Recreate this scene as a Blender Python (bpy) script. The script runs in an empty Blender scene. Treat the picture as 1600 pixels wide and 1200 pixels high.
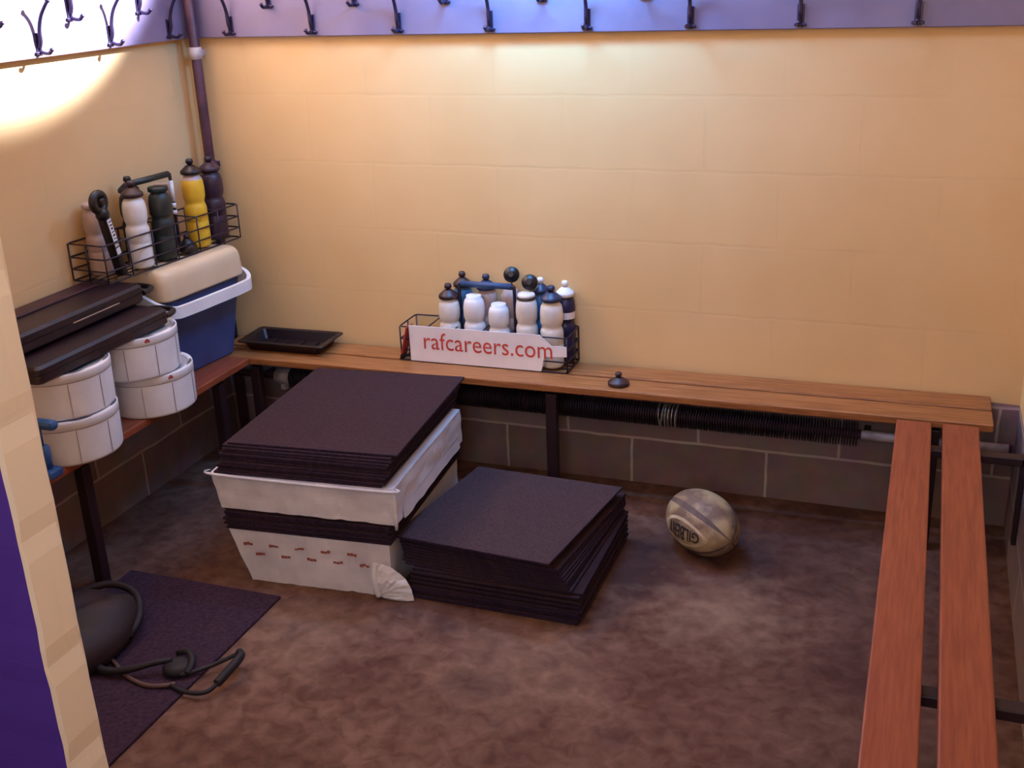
import bpy, bmesh, math, random
from mathutils import Vector, Matrix, noise
random.seed(7)
PI = math.pi
COL = bpy.context.scene.collection

# ------------------------------------------------------------------ helpers
def srgb(r, g, b):
    f = lambda c: c / 12.92 if c <= .04045 else ((c + .055) / 1.055) ** 2.4
    return (f(r / 255), f(g / 255), f(b / 255), 1)

def nt(name):
    m = bpy.data.materials.new(name); m.use_nodes = True
    n = m.node_tree; n.nodes.clear()
    out = n.nodes.new('ShaderNodeOutputMaterial'); p = n.nodes.new('ShaderNodeBsdfPrincipled')
    n.links.new(p.outputs[0], out.inputs[0])
    return m, n, p

def mat(name, c, c2=None, scale=12, rough=.6, metal=0, bump=0, bscale=None, detail=4, stretch=None, trans=0, spec=.5, lo=.35, hi=.65):
    m, n, p = nt(name)
    p.inputs['Roughness'].default_value = rough; p.inputs['Metallic'].default_value = metal
    p.inputs['Specular IOR Level'].default_value = spec
    if trans: p.inputs['Transmission Weight'].default_value = trans
    tc = n.nodes.new('ShaderNodeTexCoord'); mp = n.nodes.new('ShaderNodeMapping')
    n.links.new(tc.outputs['Object'], mp.inputs[0])
    if stretch: mp.inputs['Scale'].default_value = stretch
    nz = n.nodes.new('ShaderNodeTexNoise'); nz.inputs['Scale'].default_value = scale; nz.inputs['Detail'].default_value = detail
    n.links.new(mp.outputs[0], nz.inputs['Vector'])
    rp = n.nodes.new('ShaderNodeValToRGB')
    rp.color_ramp.elements[0].position = lo; rp.color_ramp.elements[1].position = hi
    c2 = c2 or tuple(min(1, v * .86) for v in c[:3]) + (1,)
    rp.color_ramp.elements[0].color = c2; rp.color_ramp.elements[1].color = c
    n.links.new(nz.outputs['Fac'], rp.inputs[0]); n.links.new(rp.outputs[0], p.inputs['Base Color'])
    if bump:
        b = n.nodes.new('ShaderNodeBump'); b.inputs['Strength'].default_value = bump; b.inputs['Distance'].default_value = .004
        nb = n.nodes.new('ShaderNodeTexNoise'); nb.inputs['Scale'].default_value = bscale or scale * 4; nb.inputs['Detail'].default_value = 3
        n.links.new(mp.outputs[0], nb.inputs['Vector']); n.links.new(nb.outputs['Fac'], b.inputs['Height']); n.links.new(b.outputs[0], p.inputs['Normal'])
    return m

def wall_mat(name, axis, x0, upper, upper2, split, lower=srgb(164, 138, 130), lower2=srgb(140, 114, 110), z0=.171):
    """painted blockwork above `split`, bare grey blockwork below"""
    m, n, p = nt(name); N = n.nodes.new; L = n.links.new
    p.inputs['Roughness'].default_value = .62
    p.inputs['Specular IOR Level'].default_value = .3
    g = N('ShaderNodeNewGeometry'); sx = N('ShaderNodeSeparateXYZ'); L(g.outputs['Position'], sx.inputs[0])
    ax = N('ShaderNodeMath'); ax.operation = 'ADD'; ax.inputs[1].default_value = .225 - x0 + 45; L(sx.outputs[axis], ax.inputs[0])
    az = N('ShaderNodeMath'); az.operation = 'ADD'; az.inputs[1].default_value = .225 - z0 + 4.5; L(sx.outputs['Z'], az.inputs[0])
    cb = N('ShaderNodeCombineXYZ'); L(ax.outputs[0], cb.inputs[0]); L(az.outputs[0], cb.inputs[1])
    nd = N('ShaderNodeTexNoise'); nd.inputs['Scale'].default_value = 9; L(g.outputs['Position'], nd.inputs['Vector'])
    vs = N('ShaderNodeVectorMath'); vs.operation = 'SCALE'; vs.inputs['Scale'].default_value = .012; L(nd.outputs['Color'], vs.inputs[0])
    va = N('ShaderNodeVectorMath'); va.operation = 'ADD'; L(cb.outputs[0], va.inputs[0]); L(vs.outputs[0], va.inputs[1])
    br = N('ShaderNodeTexBrick'); L(va.outputs[0], br.inputs['Vector'])
    br.offset = .5; br.squash = 1
    for k, v in (('Scale', 1), ('Mortar Size', .006), ('Mortar Smooth', .6), ('Brick Width', .45), ('Row Height', .225), ('Bias', 0)): br.inputs[k].default_value = v
    br.inputs['Color1'].default_value = lower; br.inputs['Color2'].default_value = lower2; br.inputs['Mortar'].default_value = srgb(205, 182, 170)
    # upper paint
    n1 = N('ShaderNodeTexNoise'); n1.inputs['Scale'].default_value = 2.2; n1.inputs['Detail'].default_value = 6; L(g.outputs['Position'], n1.inputs['Vector'])
    r1 = N('ShaderNodeValToRGB'); r1.color_ramp.elements[0].color = upper2; r1.color_ramp.elements[1].color = upper
    r1.color_ramp.elements[0].position = .3; r1.color_ramp.elements[1].position = .7; L(n1.outputs['Fac'], r1.inputs[0])
    mk = N('ShaderNodeMixRGB'); mk.blend_type = 'MULTIPLY'; L(r1.outputs[0], mk.inputs[1])
    mk.inputs[2].default_value = (.9, .86, .78, 1)
    ml = N('ShaderNodeMath'); ml.operation = 'MULTIPLY'; ml.inputs[1].default_value = .12; L(br.outputs['Fac'], ml.inputs[0])
    mm = N('ShaderNodeMath'); mm.operation = 'MULTIPLY'; L(ml.outputs[0], mm.inputs[0])
    n3 = N('ShaderNodeTexNoise'); n3.inputs['Scale'].default_value = 3; L(g.outputs['Position'], n3.inputs['Vector']); L(n3.outputs['Fac'], mm.inputs[1])
    L(mm.outputs[0], mk.inputs[0])
    # grime on the lower blocks
    n2 = N('ShaderNodeTexNoise'); n2.inputs['Scale'].default_value = 14; n2.inputs['Detail'].default_value = 6; L(g.outputs['Position'], n2.inputs['Vector'])
    mg = N('ShaderNodeMixRGB'); mg.blend_type = 'MULTIPLY'; mg.inputs[0].default_value = .55; L(br.outputs['Color'], mg.inputs[1]); L(n2.outputs['Color'], mg.inputs[2])
    # split with a wavering brush line
    ws = N('ShaderNodeMath'); ws.operation = 'MULTIPLY_ADD'; ws.inputs[1].default_value = .02; L(n3.outputs['Fac'], ws.inputs[0]); L(sx.outputs['Z'], ws.inputs[2])
    gt = N('ShaderNodeMath'); gt.operation = 'GREATER_THAN'; gt.inputs[1].default_value = split + .01; L(ws.outputs[0], gt.inputs[0])
    mx = N('ShaderNodeMixRGB'); L(gt.outputs[0], mx.inputs[0]); L(mg.outputs[0], mx.inputs[1]); L(mk.outputs[0], mx.inputs[2])
    L(mx.outputs[0], p.inputs['Base Color'])
    bm_ = N('ShaderNodeBump'); bm_.inputs['Strength'].default_value = .075; bm_.inputs['Distance'].default_value = .004; bm_.invert = True
    ad = N('ShaderNodeMath'); ad.operation = 'MULTIPLY_ADD'; ad.inputs[1].default_value = .25; L(n2.outputs['Fac'], ad.inputs[0]); L(br.outputs['Fac'], ad.inputs[2])
    L(ad.outputs[0], bm_.inputs['Height']); L(bm_.outputs[0], p.inputs['Normal'])
    return m

def box(bm, c, s, bev=0, rot=None, seg=2, mi=0):
    b2 = bmesh.new(); bmesh.ops.create_cube(b2, size=1)
    bmesh.ops.scale(b2, vec=s, verts=b2.verts)
    if bev: bmesh.ops.bevel(b2, geom=b2.edges[:], offset=bev, segments=seg, affect='EDGES', profile=.5)
    M = Matrix.Translation(c) @ (rot.to_4x4() if rot else Matrix.Identity(4))
    bmesh.ops.transform(b2, matrix=M, verts=b2.verts)
    for f in b2.faces: f.material_index = mi
    merge(bm, b2)

def merge(bm, b2):
    t = bpy.data.meshes.new('t'); b2.to_mesh(t); b2.free(); bm.from_mesh(t); bpy.data.meshes.remove(t)

def tube(bm, pts, r, n=8, closed=False, caps=True, mi=0, radii=None):
    pts = [Vector(p) for p in pts]; k = len(pts); rings = []
    prev = None
    for i, p in enumerate(pts):
        if closed: t = (pts[(i + 1) % k] - pts[i - 1])
        else: t = pts[min(i + 1, k - 1)] - pts[max(i - 1, 0)]
        t.normalize()
        if prev is None:
            a = Vector((0, 0, 1)) if abs(t.z) < .9 else Vector((1, 0, 0))
            u = t.cross(a).normalized()
        else:
            u = (prev - t * prev.dot(t)).normalized()
        prev = u; v = t.cross(u); rr = radii[i] if radii else r
        rings.append([bm.verts.new(p + rr * (math.cos(2 * PI * j / n) * u + math.sin(2 * PI * j / n) * v)) for j in range(n)])
    for i in range(k if closed else k - 1):
        a, b = rings[i], rings[(i + 1) % k]
        for j in range(n):
            f = bm.faces.new((a[j], a[(j + 1) % n], b[(j + 1) % n], b[j])); f.material_index = mi; f.smooth = True
    if caps and not closed:
        bm.faces.new(rings[0][::-1]).material_index = mi; bm.faces.new(rings[-1]).material_index = mi

def smooth_path(pts, sub=6, closed=False):
    P = [Vector(p) for p in pts]; o = []; k = len(P)
    rng = range(k if closed else k - 1)
    for i in rng:
        if closed: a, b, c, d = P[i - 1], P[i], P[(i + 1) % k], P[(i + 2) % k]
        else: a, b, c, d = P[max(i - 1, 0)], P[i], P[i + 1], P[min(i + 2, k - 1)]
        for s in range(sub):
            t = s / sub
            o.append(.5 * ((2 * b) + (c - a) * t + (2 * a - 5 * b + 4 * c - d) * t * t + (3 * b - a - 3 * c + d) * t ** 3))
    if not closed: o.append(P[-1])
    return o

def lathe(bm, prof, n=24, M=None, mi=0, capb=True, capt=True):
    M = M or Matrix.Identity(4); rings = []
    for r, z in prof:
        rings.append([bm.verts.new(M @ Vector((r * math.cos(2 * PI * j / n), r * math.sin(2 * PI * j / n), z))) for j in range(n)])
    for a, b in zip(rings, rings[1:]):
        for j in range(n):
            f = bm.faces.new((a[j], a[(j + 1) % n], b[(j + 1) % n], b[j])); f.smooth = True; f.material_index = mi
    if capb: bm.faces.new(rings[0][::-1]).material_index = mi
    if capt: bm.faces.new(rings[-1]).material_index = mi

def rrect(w, d, r, n=6):
    o = []
    for cx, cy, a0 in ((w / 2 - r, d / 2 - r, 0), (-w / 2 + r, d / 2 - r, 90), (-w / 2 + r, -d / 2 + r, 180), (w / 2 - r, -d / 2 + r, 270)):
        for i in range(n + 1):
            a = math.radians(a0 + 90 * i / n); o.append((cx + r * math.cos(a), cy + r * math.sin(a)))
    return o

def loft(bm, secs, mi=0, capb=True, capt=True, smooth=False):
    rings = [[bm.verts.new(v) for v in s] for s in secs]; n = len(rings[0])
    for a, b in zip(rings, rings[1:]):
        for j in range(n):
            f = bm.faces.new((a[j], a[(j + 1) % n], b[(j + 1) % n], b[j])); f.material_index = mi; f.smooth = smooth
    if capb: bm.faces.new(rings[0][::-1]).material_index = mi
    if capt: bm.faces.new(rings[-1]).material_index = mi

def obj(name, bm, m, parent=None, loc=None):
    me = bpy.data.meshes.new(name); bmesh.ops.recalc_face_normals(bm, faces=bm.faces); bm.to_mesh(me); bm.free()
    for x in (m if isinstance(m, (list, tuple)) else [m]): me.materials.append(x)
    o = bpy.data.objects.new(name, me); COL.objects.link(o)
    if parent: o.parent = parent
    if loc: o.location = loc
    return o

def tag(o, label, cat, group=None):
    o['label'] = label; o['category'] = cat
    if group: o['group'] = group
    return o

def thing(name, label, cat, loc=(0, 0, 0), rz=0, group=None):
    o = bpy.data.objects.new(name, None); COL.objects.link(o); o.empty_display_size = .05
    o.location = loc; o.rotation_euler = (0, 0, rz)
    return tag(o, label, cat, group)

def struct(name, bm, m):
    o = obj(name, bm, m); o['kind'] = 'structure'; return o

def dup(root, loc, rz=None, label=None, group=None):
    r = root.copy(); COL.objects.link(r); r.location = loc
    if rz is not None: r.rotation_euler = (0, 0, rz)
    if label: r['label'] = label
    if group: r['group'] = group
    for ch in list(root.children):
        c = ch.copy(); COL.objects.link(c); c.parent = r
        for g in list(ch.children):
            d = g.copy(); COL.objects.link(d); d.parent = c
    return r

def text_mesh(s, size, bold=0):
    cu = bpy.data.curves.new('txt', 'FONT'); cu.body = s; cu.size = size; cu.resolution_u = 4; cu.offset = bold
    o = bpy.data.objects.new('txt', cu); COL.objects.link(o)
    dg = bpy.context.evaluated_depsgraph_get(); dg.update()
    me = bpy.data.meshes.new_from_object(o.evaluated_get(dg))
    bpy.data.objects.remove(o); bpy.data.curves.remove(cu)
    return me

def T(x, y, z): return Matrix.Translation((x, y, z))

# ------------------------------------------------------------------ materials
YEL, YEL2 = srgb(225, 187, 134), srgb(217, 177, 121)
M_wb = wall_mat('painted_block_back', 'X', 0, YEL, YEL2, .405)
M_ws = wall_mat('painted_block_side', 'Y', -.1, YEL, YEL2, .405)
M_wp = wall_mat('painted_block_end', 'Y', -2.3, srgb(255, 242, 216), srgb(252, 234, 202), -5, z0=.136)
M_blue = wall_mat('blue_painted_block', 'X', -.5, srgb(100, 68, 178), srgb(90, 58, 164), -5, z0=.136)
M_ceil = mat('ceiling_paint', srgb(200, 190, 180), scale=3, rough=.8)
M_board = mat('lilac_board_paint', srgb(128, 114, 138), srgb(116, 102, 128), scale=5, rough=.4)
M_wood = mat('varnished_pine', srgb(168, 110, 62), srgb(136, 80, 42), scale=7, rough=.42, stretch=(1.2, 22, 22), detail=5)
M_woody = mat('varnished_pine_lengthwise_dimmed', srgb(152, 78, 48), srgb(132, 62, 38), scale=7, rough=.42, stretch=(22, 1.2, 22), detail=5)  # lengthwise grain; colour darkened for the weaker light along the right bench
M_steel = mat('black_steel', srgb(40, 18, 24), scale=30, rough=.5)  # blacks here and below lean maroon: glare haze put into the colour
M_hook = mat('dark_plated_steel', srgb(70, 58, 84), scale=40, rough=.28, metal=.7)
M_pipe = mat('dark_pipe_paint', srgb(92, 54, 66), srgb(66, 36, 48), scale=14, rough=.45)
M_fin = mat('grimy_fins', srgb(58, 36, 42), srgb(34, 18, 24), scale=20, rough=.55, metal=.2)
M_finb = mat('bare_aluminium_fin', srgb(200, 190, 170), scale=40, rough=.3, metal=.6)
M_pale = mat('pale_pipe_and_highlight', srgb(196, 180, 174), srgb(160, 142, 138), scale=25, rough=.5)
M_white = mat('white_plastic', srgb(234, 228, 226), srgb(220, 213, 211), scale=9, rough=.5)
M_milky = mat('milky_plastic', srgb(226, 216, 206), srgb(208, 198, 188), scale=14, rough=.38)
M_cream = mat('cream_plastic', srgb(216, 190, 154), srgb(204, 176, 140), scale=6, rough=.4)
M_clear = mat('greyish_translucent_plastic', srgb(190, 164, 156), srgb(172, 146, 142), scale=14, rough=.35)
M_seam = mat('seam_grey', srgb(150, 132, 128), scale=9, rough=.7)
M_slot = mat('slot_grey', srgb(104, 96, 96), scale=9, rough=.8)
M_red = mat('red_print', srgb(176, 52, 44), scale=30, rough=.6)
M_letter = mat('red_lettering', srgb(206, 70, 58), scale=30, rough=.55)
M_redm = mat('faded_red_print', srgb(158, 74, 58), scale=40, rough=.8)
M_cblue = mat('cool_box_blue', srgb(62, 78, 128), srgb(54, 66, 116), scale=9, rough=.45)
M_black = mat('black_plastic', srgb(30, 16, 20), srgb(20, 10, 14), scale=20, rough=.38)
M_case = mat('black_grained_case', srgb(44, 20, 26), srgb(26, 12, 18), scale=30, rough=.42, bump=.2, bscale=240)
M_maroon = mat('dark_case_ridge', srgb(70, 36, 42), srgb(50, 24, 32), scale=20, rough=.45)
M_wire = mat('black_wire', srgb(44, 26, 40), scale=30, rough=.4, metal=.2)
M_hblue = mat('blue_grip', srgb(52, 78, 116), srgb(40, 60, 96), scale=20, rough=.5)
M_bblue = mat('blue_bottle_plastic', srgb(44, 96, 140), scale=20, rough=.38)
M_navy = mat('navy_bottle_plastic', srgb(34, 28, 66), scale=20, rough=.38)
M_dkblue = mat('dark_blue_cap_plastic', srgb(42, 48, 76), scale=20, rough=.4)
M_brownc = mat('dark_brown_cap_plastic', srgb(58, 34, 36), scale=20, rough=.45)
M_green = mat('dark_green_plastic', srgb(40, 46, 40), srgb(28, 32, 32), scale=20, rough=.45)
M_yel = mat('yellow_bottle_plastic', srgb(226, 178, 48), srgb(212, 160, 36), scale=14, rough=.36)
M_mar = mat('dark_maroon_plastic', srgb(56, 30, 46), srgb(40, 22, 36), scale=14, rough=.42)
M_signw = mat('white_sign_board', srgb(236, 226, 226), srgb(226, 214, 214), scale=8, rough=.5)
M_paper = mat('white_wrapping_paper', srgb(216, 209, 214), srgb(198, 190, 195), scale=10, rough=.75, bump=.3, bscale=40)
M_paperw = mat('bright_crumpled_paper', srgb(226, 222, 224), srgb(208, 202, 206), scale=16, rough=.75, bump=.3, bscale=60)
M_tile = mat('dark_carpet_tile', srgb(66, 44, 46), srgb(50, 33, 36), scale=220, rough=.95, bump=.4, bscale=600, spec=.15)
M_tile2 = mat('grey_carpet_tile', srgb(76, 58, 60), srgb(60, 45, 49), scale=220, rough=.95, bump=.4, bscale=600, spec=.15)
M_edge = mat('dark_tile_edge', srgb(58, 42, 56), srgb(42, 30, 44), scale=120, rough=.95, spec=.1)
M_mat = mat('dark_floor_mat', srgb(66, 46, 58), srgb(50, 34, 46), scale=90, rough=.95, spec=.1)
M_bag = mat('dark_brown_holdall', srgb(48, 24, 26), srgb(28, 14, 18), scale=14, rough=.7)
M_strap = mat('brown_strap', srgb(104, 74, 64), srgb(80, 54, 50), scale=40, rough=.6)
M_loop = mat('black_strap', srgb(26, 12, 16), scale=40, rough=.7)
M_ball = mat('worn_cream_leather', srgb(172, 148, 112), srgb(110, 86, 70), scale=16, rough=.6, lo=.38, hi=.6)
M_ballw = mat('pale_logo_band', srgb(206, 186, 156), srgb(176, 154, 128), scale=22, rough=.6)
M_balld = mat('dark_ball_panel', srgb(112, 90, 80), srgb(78, 58, 56), scale=18, rough=.65)
M_ink = mat('dark_ink', srgb(50, 34, 40), scale=40, rough=.6)
M_glint = mat('seam_glint', srgb(190, 160, 140), scale=30, rough=.4)  # pale colour standing in for light glinting along the case seam
M_pblue = mat('bright_blue_plastic', srgb(52, 92, 140), srgb(40, 74, 120), scale=14, rough=.45)

# concrete floor
M_floor, n, p = nt('stained_concrete')
N = n.nodes.new; L = n.links.new
p.inputs['Roughness'].default_value = .8; p.inputs['Specular IOR Level'].default_value = .2
g = N('ShaderNodeNewGeometry')
def ns(sc, det, dist=0):
    a = N('ShaderNodeTexNoise'); a.inputs['Scale'].default_value = sc; a.inputs['Detail'].default_value = det; a.inputs['Distortion'].default_value = dist
    L(g.outputs['Position'], a.inputs['Vector']); return a
a = ns(3.4, 9, .6); r = N('ShaderNodeValToRGB'); L(a.outputs['Fac'], r.inputs[0])
r.color_ramp.elements[0].position = .3; r.color_ramp.elements[0].color = srgb(94, 62, 50)
r.color_ramp.elements[1].position = .68; r.color_ramp.elements[1].color = srgb(126, 94, 78)
b = ns(22, 9, .5); r2 = N('ShaderNodeValToRGB'); L(b.outputs['Fac'], r2.inputs[0])
r2.color_ramp.elements[0].position = .33; r2.color_ramp.elements[0].color = srgb(186, 160, 148)
r2.color_ramp.elements[1].position = .66; r2.color_ramp.elements[1].color = (1, 1, 1, 1)
mx = N('ShaderNodeMixRGB'); mx.blend_type = 'MULTIPLY'; mx.inputs[0].default_value = .8; L(r.outputs[0], mx.inputs[1]); L(r2.outputs[0], mx.inputs[2])
# dark stains and broad darker patches at fixed spots of the floor
prev = mx.outputs[0]
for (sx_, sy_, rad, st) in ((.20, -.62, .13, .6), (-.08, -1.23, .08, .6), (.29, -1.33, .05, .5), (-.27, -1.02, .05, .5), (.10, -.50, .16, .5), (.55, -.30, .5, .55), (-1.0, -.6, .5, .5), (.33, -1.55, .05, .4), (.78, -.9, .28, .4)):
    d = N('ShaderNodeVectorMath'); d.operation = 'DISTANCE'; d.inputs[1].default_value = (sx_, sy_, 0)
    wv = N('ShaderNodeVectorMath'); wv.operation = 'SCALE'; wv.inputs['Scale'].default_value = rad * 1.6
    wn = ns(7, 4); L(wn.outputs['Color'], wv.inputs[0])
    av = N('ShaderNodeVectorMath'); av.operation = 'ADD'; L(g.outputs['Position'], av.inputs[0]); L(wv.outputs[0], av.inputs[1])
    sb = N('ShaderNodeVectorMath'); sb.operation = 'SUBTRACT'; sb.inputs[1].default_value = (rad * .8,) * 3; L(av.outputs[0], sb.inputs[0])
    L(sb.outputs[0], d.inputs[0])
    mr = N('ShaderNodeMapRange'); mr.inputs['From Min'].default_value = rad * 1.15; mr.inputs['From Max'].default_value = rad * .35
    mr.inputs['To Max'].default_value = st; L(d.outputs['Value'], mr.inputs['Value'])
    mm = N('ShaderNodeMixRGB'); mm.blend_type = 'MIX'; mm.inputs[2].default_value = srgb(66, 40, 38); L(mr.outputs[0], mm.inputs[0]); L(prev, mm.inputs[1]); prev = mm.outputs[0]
for (sx_, sy_, rad, st) in ((.44, -.72, .22, .26), (-.0, -1.12, .22, .16), (-.62, -1.12, .2, .2)):
    d = N('ShaderNodeVectorMath'); d.operation = 'DISTANCE'; d.inputs[1].default_value = (sx_, sy_, 0)
    wv = N('ShaderNodeVectorMath'); wv.operation = 'SCALE'; wv.inputs['Scale'].default_value = rad * 2.4
    wn = ns(16, 6); L(wn.outputs['Color'], wv.inputs[0])
    av = N('ShaderNodeVectorMath'); av.operation = 'ADD'; L(g.outputs['Position'], av.inputs[0]); L(wv.outputs[0], av.inputs[1])
    sb = N('ShaderNodeVectorMath'); sb.operation = 'SUBTRACT'; sb.inputs[1].default_value = (rad * 1.2,) * 3; L(av.outputs[0], sb.inputs[0]); L(sb.outputs[0], d.inputs[0])
    mr = N('ShaderNodeMapRange'); mr.inputs['From Min'].default_value = rad * 1.2; mr.inputs['From Max'].default_value = rad * .2
    mr.inputs['To Max'].default_value = st; L(d.outputs['Value'], mr.inputs['Value'])
    mm = N('ShaderNodeMixRGB'); mm.inputs[2].default_value = srgb(176, 148, 122); L(mr.outputs[0], mm.inputs[0]); L(prev, mm.inputs[1]); prev = mm.outputs[0]
L(prev, p.inputs['Base Color'])
bp = N('ShaderNodeBump'); bp.inputs['Strength'].default_value = .3; bp.inputs['Distance'].default_value = .006
L(b.outputs['Fac'], bp.inputs['Height']); L(bp.outputs[0], p.inputs['Normal'])

# ------------------------------------------------------------------ room shell
XL, XR, YF, ZC = -1.58, 1.172, -5.2, 2.45
def slab(c, s):
    bm = bmesh.new(); box(bm, c, s); return bm
struct('floor', slab(((XL + XR) / 2, YF / 2, -.05), (XR - XL + .4, -YF + .4, .1)), M_floor)
struct('wall_back', slab(((XL + XR) / 2, .06, ZC / 2), (XR - XL + .24, .12, ZC)), M_wb)
struct('wall_left', slab((XL - .06, YF / 2, ZC / 2), (.12, -YF, ZC)), M_ws)
struct('wall_right', slab((XR + .06, YF / 2, ZC / 2), (.12, -YF, ZC)), M_ws)
struct('ceiling', slab(((XL + XR) / 2, YF / 2, ZC + .05), (XR - XL + .24, -YF + .24, .1)), M_ceil)
struct('wall_front', slab(((XL + XR) / 2, YF - .06, ZC / 2), (XR - XL + .24, .12, ZC)), M_ws)
# short partition wall at the near left: cream block end, blue painted near face
bm = bmesh.new(); PX = -.5; PY0, PY1 = -2.134, -2.04
nz_ = 60; zs = [ZC * i / nz_ for i in range(nz_ + 1)]
v = []
for i, z in enumerate(zs):
    j = .004 * noise.noise(Vector((0, 3, z * 9))); k = .004 * noise.noise(Vector((5, 1, z * 11)))
    d = min((z - .136) % .225, .225 - (z - .136) % .225); e = -.004 if d < .02 else 0
    v.append([bm.verts.new(q) for q in ((XL, PY1, z), (PX - .006, PY1 + j, z), (PX + e, PY1 - .008 + j, z), (PX + e, PY0 + .006 + k, z), (PX - .006, PY0 + k, z), (XL, PY0, z))])
for a_, b_ in zip(v, v[1:]):
    for j in range(6):
        f = bm.faces.new((a_[j], a_[(j + 1) % 6], b_[(j + 1) % 6], b_[j])); f.material_index = 1 if j == 4 else 0
bm.faces.new(v[0][::-1]); bm.faces.new(v[-1])
struct('wall_near', bm, [M_wp, M_blue])
# coat hook boards
BZ = 1.477
bm = bmesh.new(); box(bm, ((XL + XR) / 2, -.011, BZ + .115), (XR - XL - .002, .022, .23), .003); struct('trim_1', bm, M_board)
bm = bmesh.new(); box(bm, (XL + .0175, -1.03, BZ + .115), (.035, 2.0, .23), .003); struct('trim_2', bm, M_board)

# ------------------------------------------------------------------ coat hooks
def make_hook():
    t = thing('coat_hook', '', 'coat hook')
    bm = bmesh.new(); box(bm, (0, -.002, .012), (.02, .004, .062), .0015); box(bm, (0, -.004, -.012), (.034, .008, .008), .002)
    for z in (-.006, .032): lathe(bm, [(.004, 0), (.003, .003)], 8, T(0, -.004, z) @ Matrix.Rotation(PI / 2, 4, 'X'))
    obj('back_plate', bm, M_hook, t)
    bm = bmesh.new(); pts = smooth_path([(0, -.003, .0), (0, -.012, .02), (0, -.015, .052), (0, -.030, .090), (0, -.060, .128)], 6)
    tube(bm, pts, .006, 10, radii=[.0066 - .0018 * i / len(pts) for i in range(len(pts))]); lathe(bm, [(.001, -.0075), (.0055, -.005), (.0075, 0), (.0055, .005), (.001, .0075)], 10, T(0, -.060, .128)); obj('upper_prong', bm, M_hook, t)
    bm = bmesh.new(); pts = smooth_path([(0, -.003, -.006), (0, -.020, -.013), (0, -.036, -.013), (0, -.046, -.004)], 6)
    tube(bm, pts, .0052, 10); lathe(bm, [(.001, -.0065), (.005, -.0045), (.0065, 0), (.005, .0045), (.001, .0065)], 10, T(0, -.046, -.004)); obj('lower_prong', bm, M_hook, t)
    return t
ordn = ['first', 'second', 'third', 'fourth', 'fifth', 'sixth', 'seventh', 'eighth']
h0 = make_hook(); used = False
def place_hook(loc, rz, label, group):
    global used
    if not used: used = True; h0.location = loc; h0.rotation_euler = (0, 0, rz); h0['label'] = label; h0['group'] = group
    else: dup(h0, loc, rz, label, group)
for i in range(8):
    place_hook((-1.378 + .31 * i, -.022, BZ + .025), 0, f'{ordn[i]} coat hook from the left corner in the bottom row of the back wall board', 'coat hooks on the back wall board')
for i in range(5):
    place_hook((-1.223 + .315 * i, -.022, BZ + .108), 0, f'{ordn[i]} coat hook from the left corner in the upper row of the back wall board', 'coat hooks on the back wall board')
for i, y in enumerate((-.135, -.43, -.74)):
    place_hook((XL + .035, y, BZ + .025), PI / 2, ['bottom row coat hook on the left wall board closest to the corner pipe', 'bottom row coat hook on the left wall board, second from the corner pipe', 'brightly lit bottom row coat hook on left wall board, farthest from the corner pipe'][i], 'coat hooks on the left wall board')
for i, y in enumerate((-.275, -.592, -.908)):
    place_hook((XL + .035, y, BZ + .108), PI / 2, ['upper row coat hook on the left wall board nearest the corner', 'upper row coat hook on the left wall board, second from the corner pipe', 'upper row coat hook at the extreme left edge of the left wall board'][i], 'coat hooks on the left wall board')

# ------------------------------------------------------------------ corner pipe
t = thing('corner_pipe', 'dark painted pipe running vertically up the left corner', 'pipe', (-1.509, -.052, 0))
bm = bmesh.new(); tube(bm, [(0, 0, 0), (0, 0, ZC)], .0175, 16); obj('pipe', bm, M_pipe, t)
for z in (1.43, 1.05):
    bm = bmesh.new(); lathe(bm, [(.018, -.02), (.022, -.018), (.022, .018), (.018, .02)], 16, T(0, 0, z)); box(bm, (0, .031, z), (.014, .034, .02)); obj('pipe_collar', bm, M_pale if z > 1.4 else M_pipe, t)  # upper collar coloured pale to carry the highlight on the coupling

# ------------------------------------------------------------------ benches
HB = .425
def plank(bm, c, s): box(bm, c, s, .004)
t = thing('bench', 'long two-plank wooden bench along the back wall', 'bench', (-.195, -.132, 0), .012)
for y in (.06, -.06):
    bm = bmesh.new(); plank(bm, (0, y, HB - .0125), (2.57, .106, .025)); obj('plank', bm, M_wood, t)
for x in (-1.11, -.02, 1.13):
    bm = bmesh.new(); box(bm, (x, -.085, .1935), (.036, .03, .387), .003); obj('leg', bm, M_steel, t)
    bm = bmesh.new(); box(bm, (x, .02, .3935), (.03, .19, .012), .002); obj('cross_bar', bm, M_steel, t)
t = thing('bench', 'wooden bench along the left wall carrying tubs and cool box', 'bench', (-1.433, -1.14, 0))
for x in (.069, -.069):
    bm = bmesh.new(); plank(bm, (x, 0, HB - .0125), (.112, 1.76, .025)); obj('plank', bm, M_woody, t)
for y in (.70, .12, -.5):
    yy = {.70: .725, .12: .045, -.5: -.6}[y]
    bm = bmesh.new(); box(bm, (.095, yy, .1935), (.034, .034, .387), .003); obj('leg', bm, M_steel, t)
    bm = bmesh.new(); box(bm, (-.01, yy, .3935), (.21, .03, .012), .002); obj('cross_bar', bm, M_steel, t)
t = thing('bench', 'two-plank wooden bench along the right wall seen lengthwise', 'bench', (.943, -1.55, 0))
for x in (-.062, .062):
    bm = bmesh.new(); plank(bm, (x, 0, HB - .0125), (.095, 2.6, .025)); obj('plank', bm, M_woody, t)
for y in (1.18, .045, -1.0):
    bm = bmesh.new(); box(bm, (.059, y, .387), (.33, .036, .024), .003); box(bm, (.222, y, .27), (.012, .036, .26), .002)
    obj('wall_bracket', bm, M_steel, t)

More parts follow.
